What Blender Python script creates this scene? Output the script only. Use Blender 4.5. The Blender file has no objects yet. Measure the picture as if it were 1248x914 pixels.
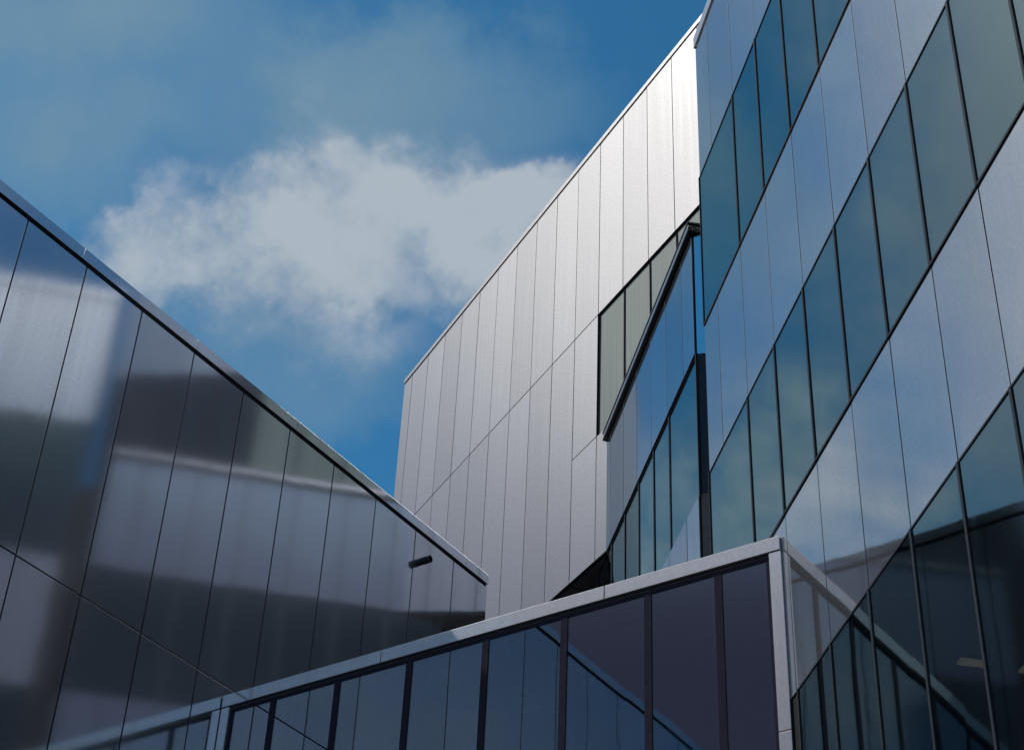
import bpy, math, random
from mathutils import Vector, Matrix
random.seed(7)
sc = bpy.context.scene
C = sc.collection
R = math.radians
S = 0.73            # metres per survey unit (surveyed widths and heights are written in units)
FS = 1.0            # distance correction of the far buildings
EYE = 1.6           # survey heights are counted from eye level

# ------------------------------------------------------------------ nodes
def newmat(name):
    m = bpy.data.materials.new(name); m.use_nodes = True
    nt = m.node_tree
    for n in list(nt.nodes): nt.nodes.remove(n)
    out = nt.nodes.new('ShaderNodeOutputMaterial')
    return m, nt, out
def N(nt, t, **kw):
    n = nt.nodes.new(t)
    for k, v in kw.items():
        if k in n.inputs.keys() if isinstance(k, str) else False: n.inputs[k].default_value = v
        else: setattr(n, k, v)
    return n
def lk(nt, a, b): nt.links.new(a, b)
def math_(nt, op, a, b=None, c=None, clamp=False):
    n = nt.nodes.new('ShaderNodeMath'); n.operation = op; n.use_clamp = clamp
    for i, v in enumerate((a, b, c)):
        if v is None: continue
        if isinstance(v, (int, float)): n.inputs[i].default_value = v
        else: nt.links.new(v, n.inputs[i])
    return n.outputs[0]
def mapr(nt, v, a, b, c=0.0, d=1.0, smooth=True):
    n = nt.nodes.new('ShaderNodeMapRange'); n.interpolation_type = 'SMOOTHSTEP' if smooth else 'LINEAR'
    nt.links.new(v, n.inputs['Value'])
    n.inputs['From Min'].default_value = a; n.inputs['From Max'].default_value = b
    n.inputs['To Min'].default_value = c; n.inputs['To Max'].default_value = d
    return n.outputs['Result']

def panel_material(name, base, sharp_rough, broad_rough, sharp_share, diffuse_share, wave=0.0022, jitter=0.05, speck=0.06, streak=1.0):
    """Anodised metal cladding: a crisp lobe, a wide lobe and a little diffuse; slightly oil-canned."""
    m, nt, out = newmat(name)
    tc = N(nt, 'ShaderNodeTexCoord')
    oi = N(nt, 'ShaderNodeObjectInfo')
    off = N(nt, 'ShaderNodeVectorMath', operation='SCALE'); off.inputs[0].default_value = (37.0, 11.0, 23.0)
    lk(nt, oi.outputs['Random'], off.inputs['Scale'])
    add = N(nt, 'ShaderNodeVectorMath', operation='ADD')
    lk(nt, tc.outputs['Object'], add.inputs[0]); lk(nt, off.outputs[0], add.inputs[1])
    w = N(nt, 'ShaderNodeTexNoise'); w.inputs['Scale'].default_value = 0.9; w.inputs['Detail'].default_value = 1.5
    lk(nt, add.outputs[0], w.inputs['Vector'])
    bump = N(nt, 'ShaderNodeBump'); bump.inputs['Strength'].default_value = 1.0; bump.inputs['Distance'].default_value = wave
    lk(nt, w.outputs['Fac'], bump.inputs['Height'])
    # colour: panel to panel shade, faint mottling, faint vertical run marks
    g = N(nt, 'ShaderNodeTexNoise'); g.inputs['Scale'].default_value = 26.0; g.inputs['Detail'].default_value = 3.0
    lk(nt, tc.outputs['Object'], g.inputs['Vector'])
    mp = N(nt, 'ShaderNodeMapping'); mp.inputs['Scale'].default_value = (7.0, 7.0, 0.22)
    lk(nt, add.outputs[0], mp.inputs['Vector'])
    st = N(nt, 'ShaderNodeTexNoise'); st.inputs['Scale'].default_value = 1.6; st.inputs['Detail'].default_value = 4.0
    lk(nt, mp.outputs[0], st.inputs['Vector'])
    v1 = mapr(nt, oi.outputs['Random'], 0, 1, 1 - jitter, 1 + jitter, False)
    v2 = mapr(nt, g.outputs['Fac'], 0.3, 0.7, 1 - speck, 1 + speck, False)
    v3 = mapr(nt, st.outputs['Fac'], 0.3, 0.75, 1 + 0.04 * streak, 1 - 0.07 * streak, False)
    v = math_(nt, 'MULTIPLY', math_(nt, 'MULTIPLY', v1, v2), v3)
    col = N(nt, 'ShaderNodeVectorMath', operation='SCALE'); col.inputs[0].default_value = base
    lk(nt, v, col.inputs['Scale'])
    ga = N(nt, 'ShaderNodeBsdfGlossy'); ga.distribution = 'GGX'; gb = N(nt, 'ShaderNodeBsdfGlossy'); gb.distribution = 'GGX'
    df = N(nt, 'ShaderNodeBsdfDiffuse')
    r1 = mapr(nt, st.outputs['Fac'], 0.3, 0.75, sharp_rough * (1 - 0.15 * streak), sharp_rough * (1 + 0.25 * streak), False)
    lk(nt, r1, ga.inputs['Roughness'])
    gb.inputs['Roughness'].default_value = broad_rough
    for b in (ga, gb, df):
        lk(nt, col.outputs[0], b.inputs['Color'])
    for b in (ga, gb): lk(nt, bump.outputs[0], b.inputs['Normal'])
    m1 = N(nt, 'ShaderNodeMixShader'); m1.inputs[0].default_value = sharp_share
    lk(nt, gb.outputs[0], m1.inputs[1]); lk(nt, ga.outputs[0], m1.inputs[2])
    m2 = N(nt, 'ShaderNodeMixShader'); m2.inputs[0].default_value = diffuse_share
    lk(nt, m1.outputs[0], m2.inputs[1]); lk(nt, df.outputs[0], m2.inputs[2])
    lk(nt, m2.outputs[0], out.inputs['Surface'])
    return m

def glass_material(name, tint, refl_tint, r0, wave=0.0016, rough=0.012, wscale=0.8):
    """Coated glazing: tinted see-through plus a crisp, slightly wavy reflection that grows at grazing angles."""
    m, nt, out = newmat(name)
    tc = N(nt, 'ShaderNodeTexCoord'); oi = N(nt, 'ShaderNodeObjectInfo')
    off = N(nt, 'ShaderNodeVectorMath', operation='SCALE'); off.inputs[0].default_value = (17.0, 31.0, 13.0)
    lk(nt, oi.outputs['Random'], off.inputs['Scale'])
    add = N(nt, 'ShaderNodeVectorMath', operation='ADD')
    lk(nt, tc.outputs['Object'], add.inputs[0]); lk(nt, off.outputs[0], add.inputs[1])
    w = N(nt, 'ShaderNodeTexNoise'); w.inputs['Scale'].default_value = wscale; w.inputs['Detail'].default_value = 1.0
    lk(nt, add.outputs[0], w.inputs['Vector'])
    bump = N(nt, 'ShaderNodeBump'); bump.inputs['Strength'].default_value = 1.0; bump.inputs['Distance'].default_value = wave
    lk(nt, w.outputs['Fac'], bump.inputs['Height'])
    lw = N(nt, 'ShaderNodeLayerWeight'); lw.inputs['Blend'].default_value = 0.5
    f = mapr(nt, math_(nt, 'POWER', lw.outputs['Facing'], 2.2), 0, 1, r0, 0.92, False)
    tr = N(nt, 'ShaderNodeBsdfTransparent'); tr.inputs['Color'].default_value = (*tint, 1)
    gl = N(nt, 'ShaderNodeBsdfGlossy'); gl.inputs['Color'].default_value = (*refl_tint, 1); gl.inputs['Roughness'].default_value = rough
    lk(nt, bump.outputs[0], gl.inputs['Normal'])
    mx = N(nt, 'ShaderNodeMixShader'); lk(nt, f, mx.inputs[0])
    lk(nt, tr.outputs[0], mx.inputs[1]); lk(nt, gl.outputs[0], mx.inputs[2])
    lk(nt, mx.outputs[0], out.inputs['Surface'])
    return m

def simple(name, col, rough=0.5, metal=0.0, spec=0.5, var=0.12, scale=8.0):
    m, nt, out = newmat(name)
    tc = N(nt, 'ShaderNodeTexCoord')
    g = N(nt, 'ShaderNodeTexNoise'); g.inputs['Scale'].default_value = scale; g.inputs['Detail'].default_value = 5.0
    lk(nt, tc.outputs['Object'], g.inputs['Vector'])
    v = mapr(nt, g.outputs['Fac'], 0.25, 0.75, 1 - var, 1 + var, False)
    c = N(nt, 'ShaderNodeVectorMath', operation='SCALE'); c.inputs[0].default_value = col
    lk(nt, v, c.inputs['Scale'])
    b = N(nt, 'ShaderNodeBsdfPrincipled'); lk(nt, c.outputs[0], b.inputs['Base Color'])
    b.inputs['Roughness'].default_value = rough; b.inputs['Metallic'].default_value = metal
    b.inputs['Specular IOR Level'].default_value = spec
    lk(nt, b.outputs[0], out.inputs['Surface'])
    return m

def frit_material(name):
    """Grey green glazing backed by a finely pleated blind: vertical streaks under a gloss."""
    m, nt, out = newmat(name)
    tc = N(nt, 'ShaderNodeTexCoord')
    mp = N(nt, 'ShaderNodeMapping'); mp.inputs['Scale'].default_value = (28.0, 28.0, 0.25)
    lk(nt, tc.outputs['Object'], mp.inputs['Vector'])
    st = N(nt, 'ShaderNodeTexNoise'); st.inputs['Scale'].default_value = 1.0; st.inputs['Detail'].default_value = 5.0
    lk(nt, mp.outputs[0], st.inputs['Vector'])
    cr = N(nt, 'ShaderNodeMix', data_type='RGBA')
    lk(nt, mapr(nt, st.outputs['Fac'], 0.3, 0.7), cr.inputs['Factor'])
    cr.inputs['A'].default_value = (0.20, 0.25, 0.22, 1); cr.inputs['B'].default_value = (0.27, 0.32, 0.285, 1)
    b = N(nt, 'ShaderNodeBsdfPrincipled'); lk(nt, cr.outputs['Result'], b.inputs['Base Color'])
    b.inputs['Roughness'].default_value = 0.12; b.inputs['Specular IOR Level'].default_value = 0.45
    lk(nt, b.outputs[0], out.inputs['Surface'])
    return m

M = {}
M['office_metal'] = panel_material('office_metal', (0.60, 0.62, 0.64), 0.04, 0.45, 0.88, 0.02, wave=0.0014, streak=0.3)
M['gallery_metal'] = panel_material('gallery_metal', (0.68, 0.67, 0.67), 0.24, 0.50, 0.965, 0.012, jitter=0.05, speck=0.09, streak=0.7)
M['dark_metal_cladding'] = panel_material('dark_metal_cladding', (0.60, 0.64, 0.71), 0.090, 0.42, 0.92, 0.012, wave=0.0024, streak=0.5)
M['wing_metal'] = panel_material('wing_metal', (0.56, 0.59, 0.63), 0.06, 0.45, 0.95, 0.010, wave=0.0014)
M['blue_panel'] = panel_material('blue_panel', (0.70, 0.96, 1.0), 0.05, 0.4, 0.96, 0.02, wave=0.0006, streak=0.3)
M['bar_metal'] = panel_material('bar_metal', (0.70, 0.69, 0.70), 0.10, 0.45, 0.72, 0.20, wave=0.0008)
M['coping_metal'] = panel_material('coping_metal', (0.58, 0.60, 0.63), 0.16, 0.42, 0.5, 0.06, wave=0.001)
M['office_glass'] = glass_material('office_glass', (0.26, 0.39, 0.38), (0.58, 0.73, 0.72), 0.17, rough=0.03, wave=0.0022)
M['link_glass'] = glass_material('link_glass', (0.60, 0.60, 0.66), (0.74, 0.74, 0.76), 0.29, wave=0.0012)
M['frit_glass'] = frit_material('frit_glass')
M['frame_dark'] = simple('frame_dark', (0.026, 0.022, 0.032), 0.7, spec=0.0)
M['slate_glass'] = simple('slate_glass', (0.035, 0.042, 0.055), 0.1, spec=0.3)
M['frame_grey'] = simple('frame_grey', (0.034, 0.042, 0.054), 0.55, spec=0.1)
M['frame_brown'] = simple('frame_brown', (0.085, 0.068, 0.10), 0.5, spec=0.2)
M['reveal'] = simple('reveal', (0.36, 0.44, 0.54), 0.6, spec=0.1)
M['black_edge'] = simple('black_edge', (0.012, 0.012, 0.015), 0.3)
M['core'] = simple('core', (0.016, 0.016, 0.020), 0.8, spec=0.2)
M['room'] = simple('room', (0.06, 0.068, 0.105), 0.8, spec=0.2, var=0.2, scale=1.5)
M['link_room'] = simple('link_room', (0.26, 0.26, 0.32), 0.8, spec=0.2, var=0.15, scale=0.6)
M['frame_plum'] = simple('frame_plum', (0.040, 0.036, 0.054), 0.7, spec=0.0)
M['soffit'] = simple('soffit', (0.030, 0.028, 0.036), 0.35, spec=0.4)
M['roofing'] = simple('roofing', (0.16, 0.16, 0.17), 0.85)
M['paving'] = simple('paving', (0.105, 0.095, 0.10), 0.85, spec=0.2, var=0.3, scale=0.7)
M['pipe'] = simple('pipe', (0.030, 0.032, 0.040), 0.28, metal=0.4)
def lamp_mat():
    m, nt, out = newmat('warm_lamp')
    e = N(nt, 'ShaderNodeEmission'); e.inputs['Color'].default_value = (1.0, 0.40, 0.27, 1); e.inputs['Strength'].default_value = 1.2
    lk(nt, e.outputs[0], out.inputs['Surface']); return m
M['lamp'] = lamp_mat()

# ------------------------------------------------------------------ geometry helpers
class MB:
    def __init__(s): s.v = []; s.f = []
    def box(s, u0, u1, y0, y1, z0, z1, tilt=0.0):
        """Box in wall units: u along the wall, y outwards, z from eye level; tilt = random outward play of the front corners (m)."""
        u0, u1 = sorted((u0, u1)); y0, y1 = sorted((y0, y1)); z0, z1 = sorted((z0, z1))
        k = len(s.v)
        for z in (z0, z1):
            for y in (y0, y1):
                for u in (u0, u1):
                    t = random.uniform(-tilt, tilt) if y == y1 else 0
                    s.v.append((u * S * FS, y * S + t, (z * FS if z > 0 else z) * S + EYE))
        for q in ((0, 1, 5, 4), (1, 3, 7, 5), (3, 2, 6, 7), (2, 0, 4, 6), (4, 5, 7, 6), (2, 3, 1, 0)):
            s.f.append(tuple(k + i for i in q))
        return s
    def prism(s, pts, z0, z1):
        """Vertical prism over a plan polygon (counter-clockwise, units)."""
        k = len(s.v); n = len(pts)
        for z in (z0, z1):
            for (u, y) in pts: s.v.append((u * S * FS, y * S, (z * FS if z > 0 else z) * S + EYE))
        s.f.append(tuple(k + i for i in reversed(range(n)))); s.f.append(tuple(k + n + i for i in range(n)))
        for i in range(n):
            j = (i + 1) % n
            s.f.append((k + i, k + j, k + n + j, k + n + i))
        return s
    def build(s, name, mat, parent=None, bevel=0.0):
        me = bpy.data.meshes.new(name); me.from_pydata(s.v, [], s.f); me.update()
        o = bpy.data.objects.new(name, me); C.objects.link(o); me.materials.append(M[mat])
        if parent is not None: o.parent = parent
        if bevel:
            b = o.modifiers.new('bevel', 'BEVEL'); b.width = bevel; b.segments = 2; b.limit_method = 'ANGLE'
        return o
def thing(name, label, cat, xy, az, group=None):
    o = bpy.data.objects.new(name, None); C.objects.link(o)
    o.location = (xy[0] * S, xy[1] * S, 0)
    o.rotation_euler = (0, 0, math.atan2(math.cos(az), math.sin(az)))
    o['label'] = label; o['category'] = cat; o.empty_display_size = 0.5
    if group: o['group'] = group
    return o
GROUND = -EYE / S
GAP = 0.014

def panel(parent, u0, u1, z0, z1, mat, y=0.0, tilt=0.0014):
    return MB().box(u0 + GAP, u1 - GAP, y - 0.045, y, z0 + GAP, z1 - GAP, tilt).build('cladding_panel', mat, parent, 0.0012)

def window(parent, u0, u1, z0, z1, glass, y=-0.03, half=0.05, depth=0.22, sill=0.05, frame='frame_dark', inner='reveal', inset=0.10):
    """Window = dark frame ring; children: pane and the paler inner reveal behind it."""
    u0, u1 = sorted((u0, u1))
    f = MB()
    f.box(u0, u0 + half, y - depth, y, z0, z1).box(u1 - half, u1, y - depth, y, z0, z1)
    f.box(u0 + half, u1 - half, y - depth, y - 0.004, z1 - half, z1).box(u0 + half, u1 - half, y - depth, y - 0.004, z0, z0 + sill)
    w = f.build('window', frame, parent)
    MB().box(u0 + half, u1 - half, y - 0.032, y - 0.016, z0 + sill, z1 - half, 0.0010).build('pane', glass, w)
    g = MB(); e = 0.002; a0, a1, b0, b1 = u0 + half + e, u1 - half - e, z0 + sill + e, z1 - half - e
    yy0, yy1 = y - depth, y - 0.06
    g.box(a0, a0 + inset, yy0, yy1, b0, b1).box(a1 - inset, a1, yy0, yy1, b0, b1)
    g.box(a0 + inset, a1 - inset, yy0, yy1 - 0.004, b1 - inset, b1).box(a0 + inset, a1 - inset, yy0, yy1 - 0.004, b0, b0 + inset)
    g.build('inner_frame', inner, w)
    return w

# ------------------------------------------------------------------ ground
g = MB(); k = 900 / S
g.v = [(-900, -900, 0), (900, -900, 0), (900, 900, 0), (-900, 900, 0)]; g.f = [(0, 1, 2, 3)]
gr = g.build('ground', 'paving'); gr['kind'] = 'structure'

# plan survey (units): azimuths clockwise from the view axis, origins of each facade line
AZ_R, AZ_L, AZ_C, AZ_K = R(-8.9257), R(34.8901), R(-26.0161), R(-55.1617)
P_R = (7 * math.cos(AZ_R), -7 * math.sin(AZ_R))
P_J = (3.8567, 20.5606)          # glass link meets the office facade
P_JL = (-4.5071, 26.3819)        # glass link meets the low building
P_B = (3.2406, 24.4878)          # near corner of the wing
P_Q = (2.1602, 31.3669)          # wing meets the gallery facade

# ------------------------------------------------------------------ office building (right)
off = thing('office_building', 'tall metal clad office building with three long teal ribbon windows, at the right', 'building', P_R, AZ_R)
UE = 23.02
cols = [UE, 22.2] + [20.84 - 1.3525 * i for i in range(0, 14)]          # seams, from the far corner towards the viewer
U_END = cols[-1]
bands = [(22.95, 26.49), (16.25, 19.38), (10.53, 13.25), (-0.2, 4.3)]    # clad bands
glaz = [(19.38, 22.95), (13.25, 16.25), (4.3, 10.53)]                    # ribbon windows
for bi, (z0, z1) in enumerate(bands):
    for a, b in zip(cols[1:], cols[:-1]): panel(off, a, b, z0, z1, 'office_metal')
for gi, (z0, z1) in enumerate(glaz):
    wc = [cols[0]] + cols[2:]
    if gi == 2: wc = [19.42] + [c for c in cols if c < 19.3]
    for a, b in zip(wc[1:], wc[:-1]): window(off, a, b, z0, z1, 'office_glass', y=0.022, half=0.025, sill=0.035, frame='frame_grey')
core = MB()
D = 5.0
for (z0, z1) in bands: core.box(U_END, UE - 0.01, -D, -0.040, z0 + 0.01, z1 - 0.005)
core.box(U_END, UE - 0.01, -D, -0.014, GROUND, -0.2)
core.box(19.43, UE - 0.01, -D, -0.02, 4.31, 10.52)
core.build('wall', 'core', off)
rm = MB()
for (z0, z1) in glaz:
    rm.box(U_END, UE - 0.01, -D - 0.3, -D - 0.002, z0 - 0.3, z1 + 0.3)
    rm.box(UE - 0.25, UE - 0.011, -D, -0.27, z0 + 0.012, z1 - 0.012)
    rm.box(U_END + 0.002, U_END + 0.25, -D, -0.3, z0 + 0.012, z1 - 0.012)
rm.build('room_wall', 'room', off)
cp = MB()
js = [UE + 0.02, 17.6, 12.2, 6.8, U_END]
for a, b in zip(js[1:], js[:-1]): cp.box(a + 0.006, b - 0.006, -0.5, 0.03, 26.54, 26.84)
cp.build('coping', 'coping_metal', off, 0.004)
MB().box(U_END, UE - 0.012, -0.45, -0.03, 26.44, 26.56).build('coping_groove', 'black_edge', off)
MB().box(U_END, UE, -D - 0.3, -0.51, 26.5, 26.62).build('roof', 'roofing', off)

MB().box(UE - 0.009, UE, -D, -0.032, GROUND + 0.1, 26.43).build('end_panel', 'office_metal', off)
# ------------------------------------------------------------------ wing beyond the office's far corner
FS = 1.02866
wing = thing('building_wing', 'narrow wing with a heavy black roof edge, wedged between white building and ribbon window offices', 'building', P_B, AZ_R)
wc = [0.0, 0.74, 1.88, 3.01, 4.14, 5.27, 6.40]
UW = 6.77
for a, b in zip(wc, wc[1:] + [UW]):
    panel(wing, a if a else 0.0, b, 18.73, 21.50, 'wing_metal')
    panel(wing, a if a else 0.0, b, 12.9, 15.80, 'wing_metal')
ww = [0.0, 1.88, 3.01, 4.14, 5.27, 6.40, 7.6]
for a, b in zip(ww, ww[1:]): window(wing, a, b, 15.80, 18.73, 'office_glass', sill=0.05, half=0.03, inset=0.06, frame='frame_grey')
# end return of the wing, facing the viewer: a sliver 0.2 deep
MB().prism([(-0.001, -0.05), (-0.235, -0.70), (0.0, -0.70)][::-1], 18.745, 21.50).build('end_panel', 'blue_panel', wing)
def splay(z0, z1, k=0.0): return MB().prism([(-0.001 - k, -0.05 - k), (-0.235 - k, -0.70 - k), (0.0, -0.70 - k)][::-1], z0, z1)
rw_ = splay(18.66, 18.735).build('end_window', 'black_edge', wing)
splay(15.86, 18.655, 0.012).build('pane', 'slate_glass', rw_)
MB().box(-0.03, -0.001, -0.048, -0.006, 15.80, 18.735).build('corner_frame', 'black_edge', rw_)
splay(12.9, 15.85).build('end_panel', 'roofing', wing)
wcore = MB()
wcore.box(0.001, UW, -4, -0.014, 18.74, 21.50)
wcore.box(0.001, 7.6, -4, -0.014, GROUND, 15.79)
wcore.box(0.001, 0.02, -4, -1.25, 15.80, 18.73)
wcore.build('wall', 'core', wing)
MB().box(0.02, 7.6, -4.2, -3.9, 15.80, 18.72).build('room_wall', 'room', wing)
MB().box(-0.64, 0.0, -1.6, -1.25, GROUND, 21.4).build('slot_wall', 'core', wing)
# projecting black eave
E_ = 0.085
MB().box(-E_, UW + 0.05, -4.0, E_, 21.525, 21.575).box(-E_ + 0.02, UW + 0.05, -4.0, E_ - 0.02, 21.575, 21.70).box(-E_ - 0.006, UW + 0.05, -4.0, E_ + 0.006, 21.70, 21.735).build('roof_edge', 'black_edge', wing)
MB().box(-E_ + 0.012, UW + 0.04, E_ - 0.02, E_ - 0.008, 21.60, 21.68).build('edge_trim', 'coping_metal', wing)

# ------------------------------------------------------------------ gallery building (centre)
gal = thing('gallery_building', 'bright white metal clad building in the middle, with grey green windows', 'building', P_Q, AZ_C)
cc = [11.98, 11.41] + [10.33 - 1.0985 * i for i in range(0, 17)] + [-7.62]
CU0, CU1 = cc[-1], cc[0]
for a, b in zip(cc[1:], cc[:-1]):
    panel(gal, a, b, 25.31, 30.75, 'gallery_metal')
    if a > 1.3: panel(gal, a, b, 18.75, 25.31, 'gallery_metal')
panel(gal, 0.46, cc[10], 21.90, 25.31, 'gallery_metal')
panel(gal, 0.46, cc[10], 18.75, 21.90, 'gallery_metal')
panel(gal, -0.55, 0.46, 18.75, 21.90, 'gallery_metal')
for a, b in zip(cc[12:], cc[11:]): window(gal, a, b, 21.90, 25.31, 'frit_glass' if a > -4.5 else 'slate_glass', y=-0.04, half=0.03, sill=0.03, depth=0.2, inset=0.03)
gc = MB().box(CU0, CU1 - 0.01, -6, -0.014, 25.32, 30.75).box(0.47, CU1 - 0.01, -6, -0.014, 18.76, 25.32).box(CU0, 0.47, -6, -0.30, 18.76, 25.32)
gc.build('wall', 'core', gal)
# left return, clad
MB().box(CU1 - 0.009, CU1 + 0.0, -6, -0.05, 18.76, 30.74).build('side_panel', 'gallery_metal', gal)
cp = MB(); js2 = [CU1 + 0.02, 9.6, 4.1, -1.4, CU0]
for a, b in zip(js2[1:], js2[:-1]): cp.box(a + 0.006, b - 0.006, -0.5, 0.02, 30.785, 30.93)
cp.build('coping', 'gallery_metal', gal, 0.003)
MB().box(CU0, CU1, -6, -0.5, 30.75, 30.86).box(CU0, CU1 - 0.012, -0.5, -0.02, 30.745, 30.79).build('roof', 'core', gal)
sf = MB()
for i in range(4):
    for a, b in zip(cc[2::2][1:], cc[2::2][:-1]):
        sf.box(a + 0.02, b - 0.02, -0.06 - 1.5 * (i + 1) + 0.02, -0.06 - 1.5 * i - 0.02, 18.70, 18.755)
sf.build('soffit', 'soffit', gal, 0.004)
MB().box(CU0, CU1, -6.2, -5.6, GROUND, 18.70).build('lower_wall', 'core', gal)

FS = 1.0
# ------------------------------------------------------------------ low building (left)
low = thing('low_building', 'low building clad in dark mirror-like metal at the left, with a round spout', 'building', P_JL, AZ_L + math.pi)
# local x runs back towards the viewer: x = -u
lc = [-7.36] + [-6.10 + 1.3583 * i for i in range(0, 20)]
for a, b in zip(lc[:-1], lc[1:]):
    for (z0, z1) in ((13.23, 18.88), (7.4, 13.23), (1.6, 7.4)):
        panel(low, a, b, z0, z1, 'dark_metal_cladding', tilt=0.0012)
LU0, LU1 = lc[0], lc[-1]
MB().box(LU0 + 0.01, LU1, -9, -0.007, GROUND, 18.9).build('wall', 'core', low)
MB().box(LU0, LU0 + 0.009, -9, -0.05, GROUND + 0.1, 18.86).build('side_panel', 'dark_metal_cladding', low)
cp = MB(); js = [LU0 - 0.01] + [-6.54 + 2.86 * i for i in range(0, 9)] + [LU1]
for a, b in zip(js[:-1], js[1:]): cp.box(a + 0.006, b - 0.006, -0.5, 0.025, 18.945, 19.17)
cp.build('coping', 'dark_metal_cladding', low, 0.003)
MB().box(LU0 + 0.012, LU1, -0.5, -0.03, 18.87, 18.96).box(LU0 + 0.012, LU1, -9, -0.5, 18.9, 19.02).build('coping_groove', 'black_edge', low)

# overflow spout on the low building
sp = thing('drain_spout', 'short round dark pipe sticking out of the dark metal wall', 'pipe', P_JL, AZ_L + math.pi)
sp['label'] = 'short round dark pipe sticking out of the dark metal wall below its roof edge'
def tube(name, mat, parent, p0, p1, r, wall, n=28, closed_back=True):
    p0 = Vector((p0[0] * S, p0[1] * S, p0[2] * S + EYE)); p1 = Vector((p1[0] * S, p1[1] * S, p1[2] * S + EYE))
    d = (p1 - p0).normalized(); a = d.orthogonal().normalized(); b = d.cross(a)
    rings = [(p0, r), (p1, r), (p1, r - wall), (p0 + (p1 - p0) * 0.35, r - wall)]
    v = []; f = []
    for (p, rr) in rings:
        for i in range(n):
            t = 2 * math.pi * i / n; v.append(p + (a * math.cos(t) + b * math.sin(t)) * rr)
    for q in range(3):
        for i in range(n):
            j = (i + 1) % n; f.append((q * n + i, q * n + j, (q + 1) * n + j, (q + 1) * n + i))
    f.append(tuple(3 * n + i for i in range(n))); f.append(tuple(reversed(range(n))))
    me = bpy.data.meshes.new(name); me.from_pydata(v, [], f); me.update()
    for p in me.polygons: p.use_smooth = len(p.vertices) == 4
    o = bpy.data.objects.new(name, me); C.objects.link(o); me.materials.append(M[mat]); o.parent = parent
    md = o.modifiers.new('edge', 'EDGE_SPLIT'); md.split_angle = R(40)
    return o
tube('pipe', 'pipe', sp, (-4.98, -0.01, 18.26), (-4.98, 0.25, 18.26), 0.055, 0.008)
tube('collar', 'pipe', sp, (-4.98, 0.10, 18.26), (-4.98, 0.118, 18.26), 0.059, 0.003)

# ------------------------------------------------------------------ glass link between the two
link = thing('glass_link', 'dark glazed link with a pale metal top rail, joining the left and right buildings', 'glass building', P_J, AZ_K)
LK = 10.183
ms = [0.20, 1.01, 2.145, 3.55, 4.945, 6.37, 7.775, 9.09, 9.985]
zt, zb = 12.77, 6.2
for a, b in zip(ms[:-1], ms[1:]):
    window(link, a, b, zb, zt, 'link_glass', y=-0.015, half=0.058, sill=0.06, depth=0.3, inset=0.07, inner='frame_brown', frame='frame_plum')
    window(link, a, b, GROUND + 0.05, zb, 'link_glass', y=-0.015, half=0.058, sill=0.06, depth=0.3, inset=0.07, inner='frame_brown', frame='frame_plum')
cp = MB(); js = [0.012, 2.84, 6.91, LK - 0.003]
for a, b in zip(js[:-1], js[1:]): cp.box(a + 0.007, b - 0.007, -0.25, 0.03, 12.815, 13.035)
cp.build('top_rail', 'bar_metal', link, 0.004)
MB().box(0.02, LK - 0.02, -0.24, -0.012, 12.765, 12.83).build('rail_groove', 'black_edge', link)
for (a, b) in ((0.012, 0.195), (10.0, LK - 0.006)):
    MB().box(a, b, -0.25, 0.02, 10.11, 12.80).box(a, b, -0.25, 0.02, GROUND, 10.095).build('corner_post', 'bar_metal', link, 0.004)
MB().box(0.02, LK - 0.02, -3.2, -0.25, 12.80, 12.98).build('roof', 'roofing', link)
MB().box(0.02, LK - 0.3, -3.3, -3.1, GROUND, 12.79).build('rear_wall', 'link_room', link)
bm_ = MB()
for i in range(len(ms)): bm_.box(ms[i] - 0.06, ms[i] + 0.06, -3.1, -0.36, 12.35, 12.795)
bm_.box(0.25, 9.9, -1.5, -1.2, 12.2, 12.34)
bm_.build('ceiling_beam', 'link_room', link)
MB().box(0.05, LK - 0.35, -3.1, -0.4, 5.9, 6.15).build('floor_slab', 'link_room', link)

# lamps in the office's lowest ribbon
def lamp(u, y0, y1, z, label):
    o = thing('ceiling_lamp', label, 'lamp', P_R, AZ_R, 'lamps inside the office windows')
    MB().box(u, u + 0.14, y0, y1, z + 0.03, z + 0.10).build('housing', 'frame_dark', o)
    MB().box(u + 0.005, u + 0.135, y0 + 0.005, y1 - 0.005, z, z + 0.028).build('diffuser', 'lamp', o)
    MB().box(u + 0.06, u + 0.08, y0 + 0.1, y0 + 0.12, z + 0.10, 10.535).box(u + 0.06, u + 0.08, y1 - 0.12, y1 - 0.1, z + 0.10, 10.535).build('rod', 'frame_dark', o)
    return o
lamp(16.86, -1.50, -1.08, 9.8, 'short warm lamp glowing behind the dark window at lower right')
lamp(16.86, -2.30, -1.84, 9.8, 'warm lamp behind the dark window, cut off by the right edge of the picture')

# ------------------------------------------------------------------ sun, sky, clouds
SUN_AZ, SUN_EL = R(-82), R(50)
sd = Vector((math.sin(SUN_AZ) * math.cos(SUN_EL), math.cos(SUN_AZ) * math.cos(SUN_EL), math.sin(SUN_EL)))
sl = bpy.data.lights.new('sun', 'SUN'); sl.energy = 2.4; sl.angle = R(0.5); sl.color = (1.0, 0.975, 0.945)
so = bpy.data.objects.new('sun', sl); C.objects.link(so)
so.rotation_euler = (-sd).to_track_quat('-Z', 'Y').to_euler(); so.location = (-30, 0, 60)

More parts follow.
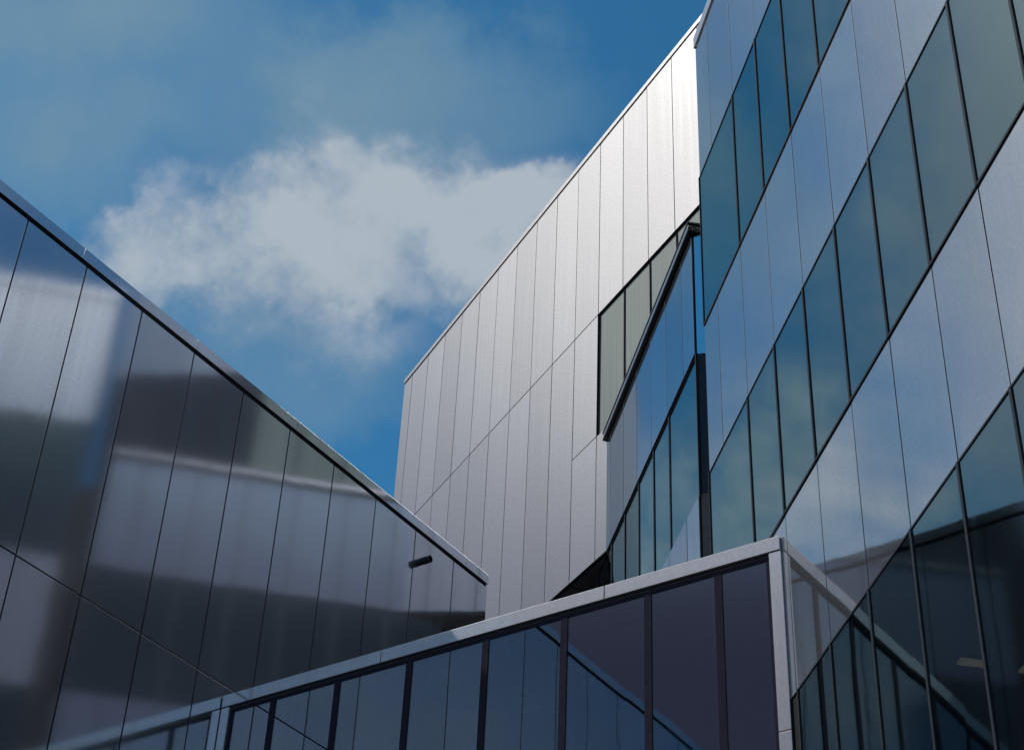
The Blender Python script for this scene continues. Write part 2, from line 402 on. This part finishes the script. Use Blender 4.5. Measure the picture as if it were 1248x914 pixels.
wd = bpy.data.worlds.new('World'); sc.world = wd; wd.use_nodes = True
nt = wd.node_tree
for n in list(nt.nodes): nt.nodes.remove(n)
out = N(nt, 'ShaderNodeOutputWorld'); bg = N(nt, 'ShaderNodeBackground')
sky = N(nt, 'ShaderNodeTexSky'); sky.sky_type = 'NISHITA'; sky.sun_disc = False
sky.sun_elevation = SUN_EL; sky.sun_rotation = SUN_AZ
sky.air_density = 1.0; sky.dust_density = 0.4; sky.ozone_density = 2.5
tint = N(nt, 'ShaderNodeMix', data_type='RGBA', blend_type='MULTIPLY'); tint.inputs['Factor'].default_value = 1.0
lk(nt, sky.outputs[0], tint.inputs['A']); tint.inputs['B'].default_value = (0.28, 0.87, 1.03, 1)
tc = N(nt, 'ShaderNodeTexCoord')
nrm = N(nt, 'ShaderNodeVectorMath', operation='NORMALIZE'); lk(nt, tc.outputs['Generated'], nrm.inputs[0])
d = nrm.outputs[0]
def dot(v):
    n = N(nt, 'ShaderNodeVectorMath', operation='DOT_PRODUCT'); lk(nt, d, n.inputs[0]); n.inputs[1].default_value = v
    return n.outputs['Value']
e0 = R(37.2)
e3 = (0, math.cos(e0), math.sin(e0)); e2 = (0, -math.sin(e0), math.cos(e0)); e1 = (1, 0, 0)
w3 = math_(nt, 'MAXIMUM', dot(e3), 0.05)
A = math_(nt, 'DIVIDE', dot(e1), w3); B = math_(nt, 'DIVIDE', dot(e2), w3)
# cloud field on the dome, warped by noise
comb = N(nt, 'ShaderNodeCombineXYZ'); lk(nt, A, comb.inputs[0]); lk(nt, B, comb.inputs[1])
n1 = N(nt, 'ShaderNodeTexNoise'); n1.inputs['Scale'].default_value = 9.0; n1.inputs['Detail'].default_value = 8.0; n1.inputs['Roughness'].default_value = 0.58
lk(nt, d, n1.inputs['Vector'])
n2 = N(nt, 'ShaderNodeTexNoise'); n2.inputs['Scale'].default_value = 22.0; n2.inputs['Detail'].default_value = 6.0; n2.inputs['Roughness'].default_value = 0.6
lk(nt, d, n2.inputs['Vector'])
sep = N(nt, 'ShaderNodeSeparateColor'); lk(nt, n1.outputs['Color'], sep.inputs[0])
sep2 = N(nt, 'ShaderNodeSeparateColor'); lk(nt, n2.outputs['Color'], sep2.inputs[0])
def warp(x, c1, c2, a1, a2):
    t = math_(nt, 'MULTIPLY_ADD', math_(nt, 'SUBTRACT', c1, 0.5), a1, x)
    return math_(nt, 'MULTIPLY_ADD', math_(nt, 'SUBTRACT', c2, 0.5), a2, t)
Aw = warp(A, sep.outputs[0], sep2.outputs[0], 0.09, 0.03)
Bw = warp(B, sep.outputs[1], sep2.outputs[1], 0.13, 0.05)
def px(x, y):      # degrees-like bearing of a cloud on the dome, from the survey
    dx, dy = (x - 624) / 2122.6, (457 - y) / 2122.6
    c, s = math.cos(0.051), math.sin(0.051)
    return (dx * c - dy * s, dx * s + dy * c)
BL = [(545, 270, 165, 70, 0.95), (600, 270, 80, 50, 0.55), (410, 240, 80, 72, 0.75), (255, 320, 150, 52, 0.72), (130, 297, 45, 36, 0.55), (330, 395, 160, 75, 0.8), (640, 258, 60, 38, 0.5), (405, 165, 30, 40, 0.25), (280, 265, 26, 40, 0.35)]
VL = [(180, 110, 330, 110, 0.55), (540, 115, 150, 70, 0.4), (40, 10, 160, 70, 0.4), (300, 470, 160, 70, 0.5), (60, 190, 120, 60, 0.25)]
def blobs(lst):
    tot = None
    for (x, y, rx, ry, s_) in lst:
        a0, b0 = px(x, y)
        qa = math_(nt, 'DIVIDE', math_(nt, 'SUBTRACT', Aw, a0), rx / 2122.6 * 1.75)
        qb = math_(nt, 'DIVIDE', math_(nt, 'SUBTRACT', Bw, b0), ry / 2122.6 * 1.75)
        r2 = math_(nt, 'ADD', math_(nt, 'MULTIPLY', qa, qa), math_(nt, 'MULTIPLY', qb, qb))
        v = math_(nt, 'MULTIPLY', mapr(nt, r2, 0.0, 1.0, 1.0, 0.0), s_)
        tot = v if tot is None else math_(nt, 'ADD', tot, v)
    return tot
tot = blobs(BL)
front = mapr(nt, dot(e3), 0.05, 0.3)
tot = math_(nt, 'MULTIPLY', tot, front)
thin = math_(nt, 'MULTIPLY', math_(nt, 'MULTIPLY', blobs(VL), front), mapr(nt, n1.outputs['Fac'], 0.25, 0.7, 0.55, 1.1, False), clamp=True)
# scattered clouds over the rest of the dome
sx = N(nt, 'ShaderNodeSeparateXYZ'); lk(nt, d, sx.inputs[0])
zz = math_(nt, 'MAXIMUM', math_(nt, 'ADD', sx.outputs[2], 0.15), 0.1)
cx = N(nt, 'ShaderNodeCombineXYZ'); lk(nt, math_(nt, 'DIVIDE', sx.outputs[0], zz), cx.inputs[0]); lk(nt, math_(nt, 'DIVIDE', sx.outputs[1], zz), cx.inputs[1])
n3 = N(nt, 'ShaderNodeTexNoise'); n3.inputs['Scale'].default_value = 1.9; n3.inputs['Detail'].default_value = 8.0; n3.inputs['Roughness'].default_value = 0.55; n3.inputs['Distortion'].default_value = 0.4
lk(nt, cx.outputs[0], n3.inputs['Vector'])
away = mapr(nt, dot(e3), 0.91, 0.965, 1.0, 0.0)
sc_cl = math_(nt, 'MULTIPLY', mapr(nt, n3.outputs['Fac'], 0.47, 0.72, 0.0, 0.9), away)
nz = math_(nt, 'MULTIPLY_ADD', math_(nt, 'SUBTRACT', n2.outputs['Fac'], 0.5), 1.1, 0.9)
env = math_(nt, 'MINIMUM', math_(nt, 'MULTIPLY', tot, 1.6), 1.0)
fb = math_(nt, 'ADD', math_(nt, 'MULTIPLY', math_(nt, 'SUBTRACT', n1.outputs['Fac'], 0.5), 1.15), math_(nt, 'MULTIPLY', math_(nt, 'SUBTRACT', n2.outputs['Fac'], 0.5), 1.1))
dens = math_(nt, 'ADD', math_(nt, 'ADD', math_(nt, 'MULTIPLY', tot, 0.92), math_(nt, 'MULTIPLY', fb, env)), sc_cl)
# a few clouds left of the view; the last, behind, added to grey reflections
for (az_, el_, r_, s_) in ((-27, 30, 6, 0.9), (-34, 37, 5, 0.55), (-42, 47, 7, 0.55), (-17, 27, 5, 0.5), (165, 27, 16, 0.7)):
    q_ = dot((math.sin(R(az_)) * math.cos(R(el_)), math.cos(R(az_)) * math.cos(R(el_)), math.sin(R(el_))))
    bl_ = math_(nt, 'MULTIPLY', mapr(nt, q_, math.cos(R(r_ * 1.5)), 1.0, 0.0, s_), math_(nt, 'MULTIPLY_ADD', fb, 1.3, 1.0))
    dens = math_(nt, 'ADD', dens, math_(nt, 'MAXIMUM', bl_, 0.0))
# unseen glow added high on the sun's side to brighten facade reflections
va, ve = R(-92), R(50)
fill_glow = mapr(nt, dot((math.sin(va) * math.cos(ve), math.cos(va) * math.cos(ve), math.sin(ve))), 0.79, 0.93, 0.0, 1.0)
fill_glow = math_(nt, 'MULTIPLY', fill_glow, mapr(nt, sx.outputs[2], 0.49, 0.64, 0.0, 1.0))
fill_glow = math_(nt, 'MULTIPLY', fill_glow, mapr(nt, n3.outputs['Fac'], 0.25, 0.62, 0.75, 1.0))
mask = mapr(nt, dens, -0.05, 1.45, 0.0, 0.95)
ccol = N(nt, 'ShaderNodeMix', data_type='RGBA')
lit = math_(nt, 'MULTIPLY_ADD', fb, 1.7, math_(nt, 'MULTIPLY_ADD', B, 3.0, math_(nt, 'MULTIPLY', dens, 0.55)))
lk(nt, mapr(nt, lit, -0.2, 1.25), ccol.inputs['Factor'])
ccol.inputs['A'].default_value = (1.8, 2.8, 3.9, 1); ccol.inputs['B'].default_value = (4.3, 4.9, 5.5, 1)
th = N(nt, 'ShaderNodeMix', data_type='RGBA'); lk(nt, thin, th.inputs['Factor']); lk(nt, tint.outputs['Result'], th.inputs['A']); th.inputs['B'].default_value = (1.75, 3.0, 4.0, 1)
mx = N(nt, 'ShaderNodeMix', data_type='RGBA')
lk(nt, mask, mx.inputs['Factor']); lk(nt, th.outputs['Result'], mx.inputs['A']); lk(nt, ccol.outputs['Result'], mx.inputs['B'])
v2a, v2e = R(-58), R(38)  # second unseen pale patch, added to whiten what the gallery cladding mirrors
fill_veil = mapr(nt, dot((math.sin(v2a) * math.cos(v2e), math.cos(v2a) * math.cos(v2e), math.sin(v2e))), 0.93, 0.985, 0.0, 0.8)
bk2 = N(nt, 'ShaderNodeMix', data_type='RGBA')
lk(nt, fill_veil, bk2.inputs['Factor']); lk(nt, mx.outputs['Result'], bk2.inputs['A']); bk2.inputs['B'].default_value = (4.9, 5.0, 5.4, 1)
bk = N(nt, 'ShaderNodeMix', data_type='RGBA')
lk(nt, fill_glow, bk.inputs['Factor']); lk(nt, bk2.outputs['Result'], bk.inputs['A']); bk.inputs['B'].default_value = (11.2, 11.1, 11.0, 1)
# unseen dusk tone added low on that side to darken facade reflections
hz = N(nt, 'ShaderNodeMix', data_type='RGBA')
west = mapr(nt, dot((math.sin(R(-105)), math.cos(R(-105)), 0)), 0.18, 0.74)
lk(nt, math_(nt, 'MULTIPLY', mapr(nt, sx.outputs[2], 0.48, 0.62, 0.95, 0.0), west), hz.inputs['Factor'])
hc = N(nt, 'ShaderNodeMix', data_type='RGBA'); lk(nt, mapr(nt, sx.outputs[2], 0.46, 0.66), hc.inputs['Factor'])
hc.inputs['A'].default_value = (0.74, 0.78, 1.30, 1); hc.inputs['B'].default_value = (3.5, 3.4, 3.7, 1)
lk(nt, hc.outputs['Result'], hz.inputs['B'])
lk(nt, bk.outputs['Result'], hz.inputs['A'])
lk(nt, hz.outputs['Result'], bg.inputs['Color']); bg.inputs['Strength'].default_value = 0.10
lk(nt, bg.outputs[0], out.inputs['Surface'])

# ------------------------------------------------------------------ camera
pitch, roll, fpx = R(37.1984), R(2.92228), 2122.58
fw = Vector((0, math.cos(pitch), math.sin(pitch))); up0 = Vector((0, -math.sin(pitch), math.cos(pitch))); r0 = Vector((1, 0, 0))
rt = r0 * math.cos(roll) + up0 * math.sin(roll); up = -r0 * math.sin(roll) + up0 * math.cos(roll)
cam = bpy.data.cameras.new('camera'); co = bpy.data.objects.new('camera', cam); C.objects.link(co)
mt = Matrix((rt, up, -fw)).transposed().to_4x4(); mt.translation = (0, 0, EYE); co.matrix_world = mt
cam.sensor_width = 36; cam.sensor_fit = 'HORIZONTAL'; cam.lens = fpx / 1248 * 36; cam.clip_start = 0.1; cam.clip_end = 3000
sc.camera = co

vs = sc.view_settings; vs.view_transform = 'Standard'; vs.look = 'None'; vs.gamma = 1; vs.exposure = 0; vs.use_curve_mapping = False
sc.cycles.max_bounces = 10; sc.cycles.glossy_bounces = 6; sc.cycles.transparent_max_bounces = 12; sc.cycles.diffuse_bounces = 3
sc.cycles.use_denoising = True
sc.cycles.sample_clamp_indirect = 6
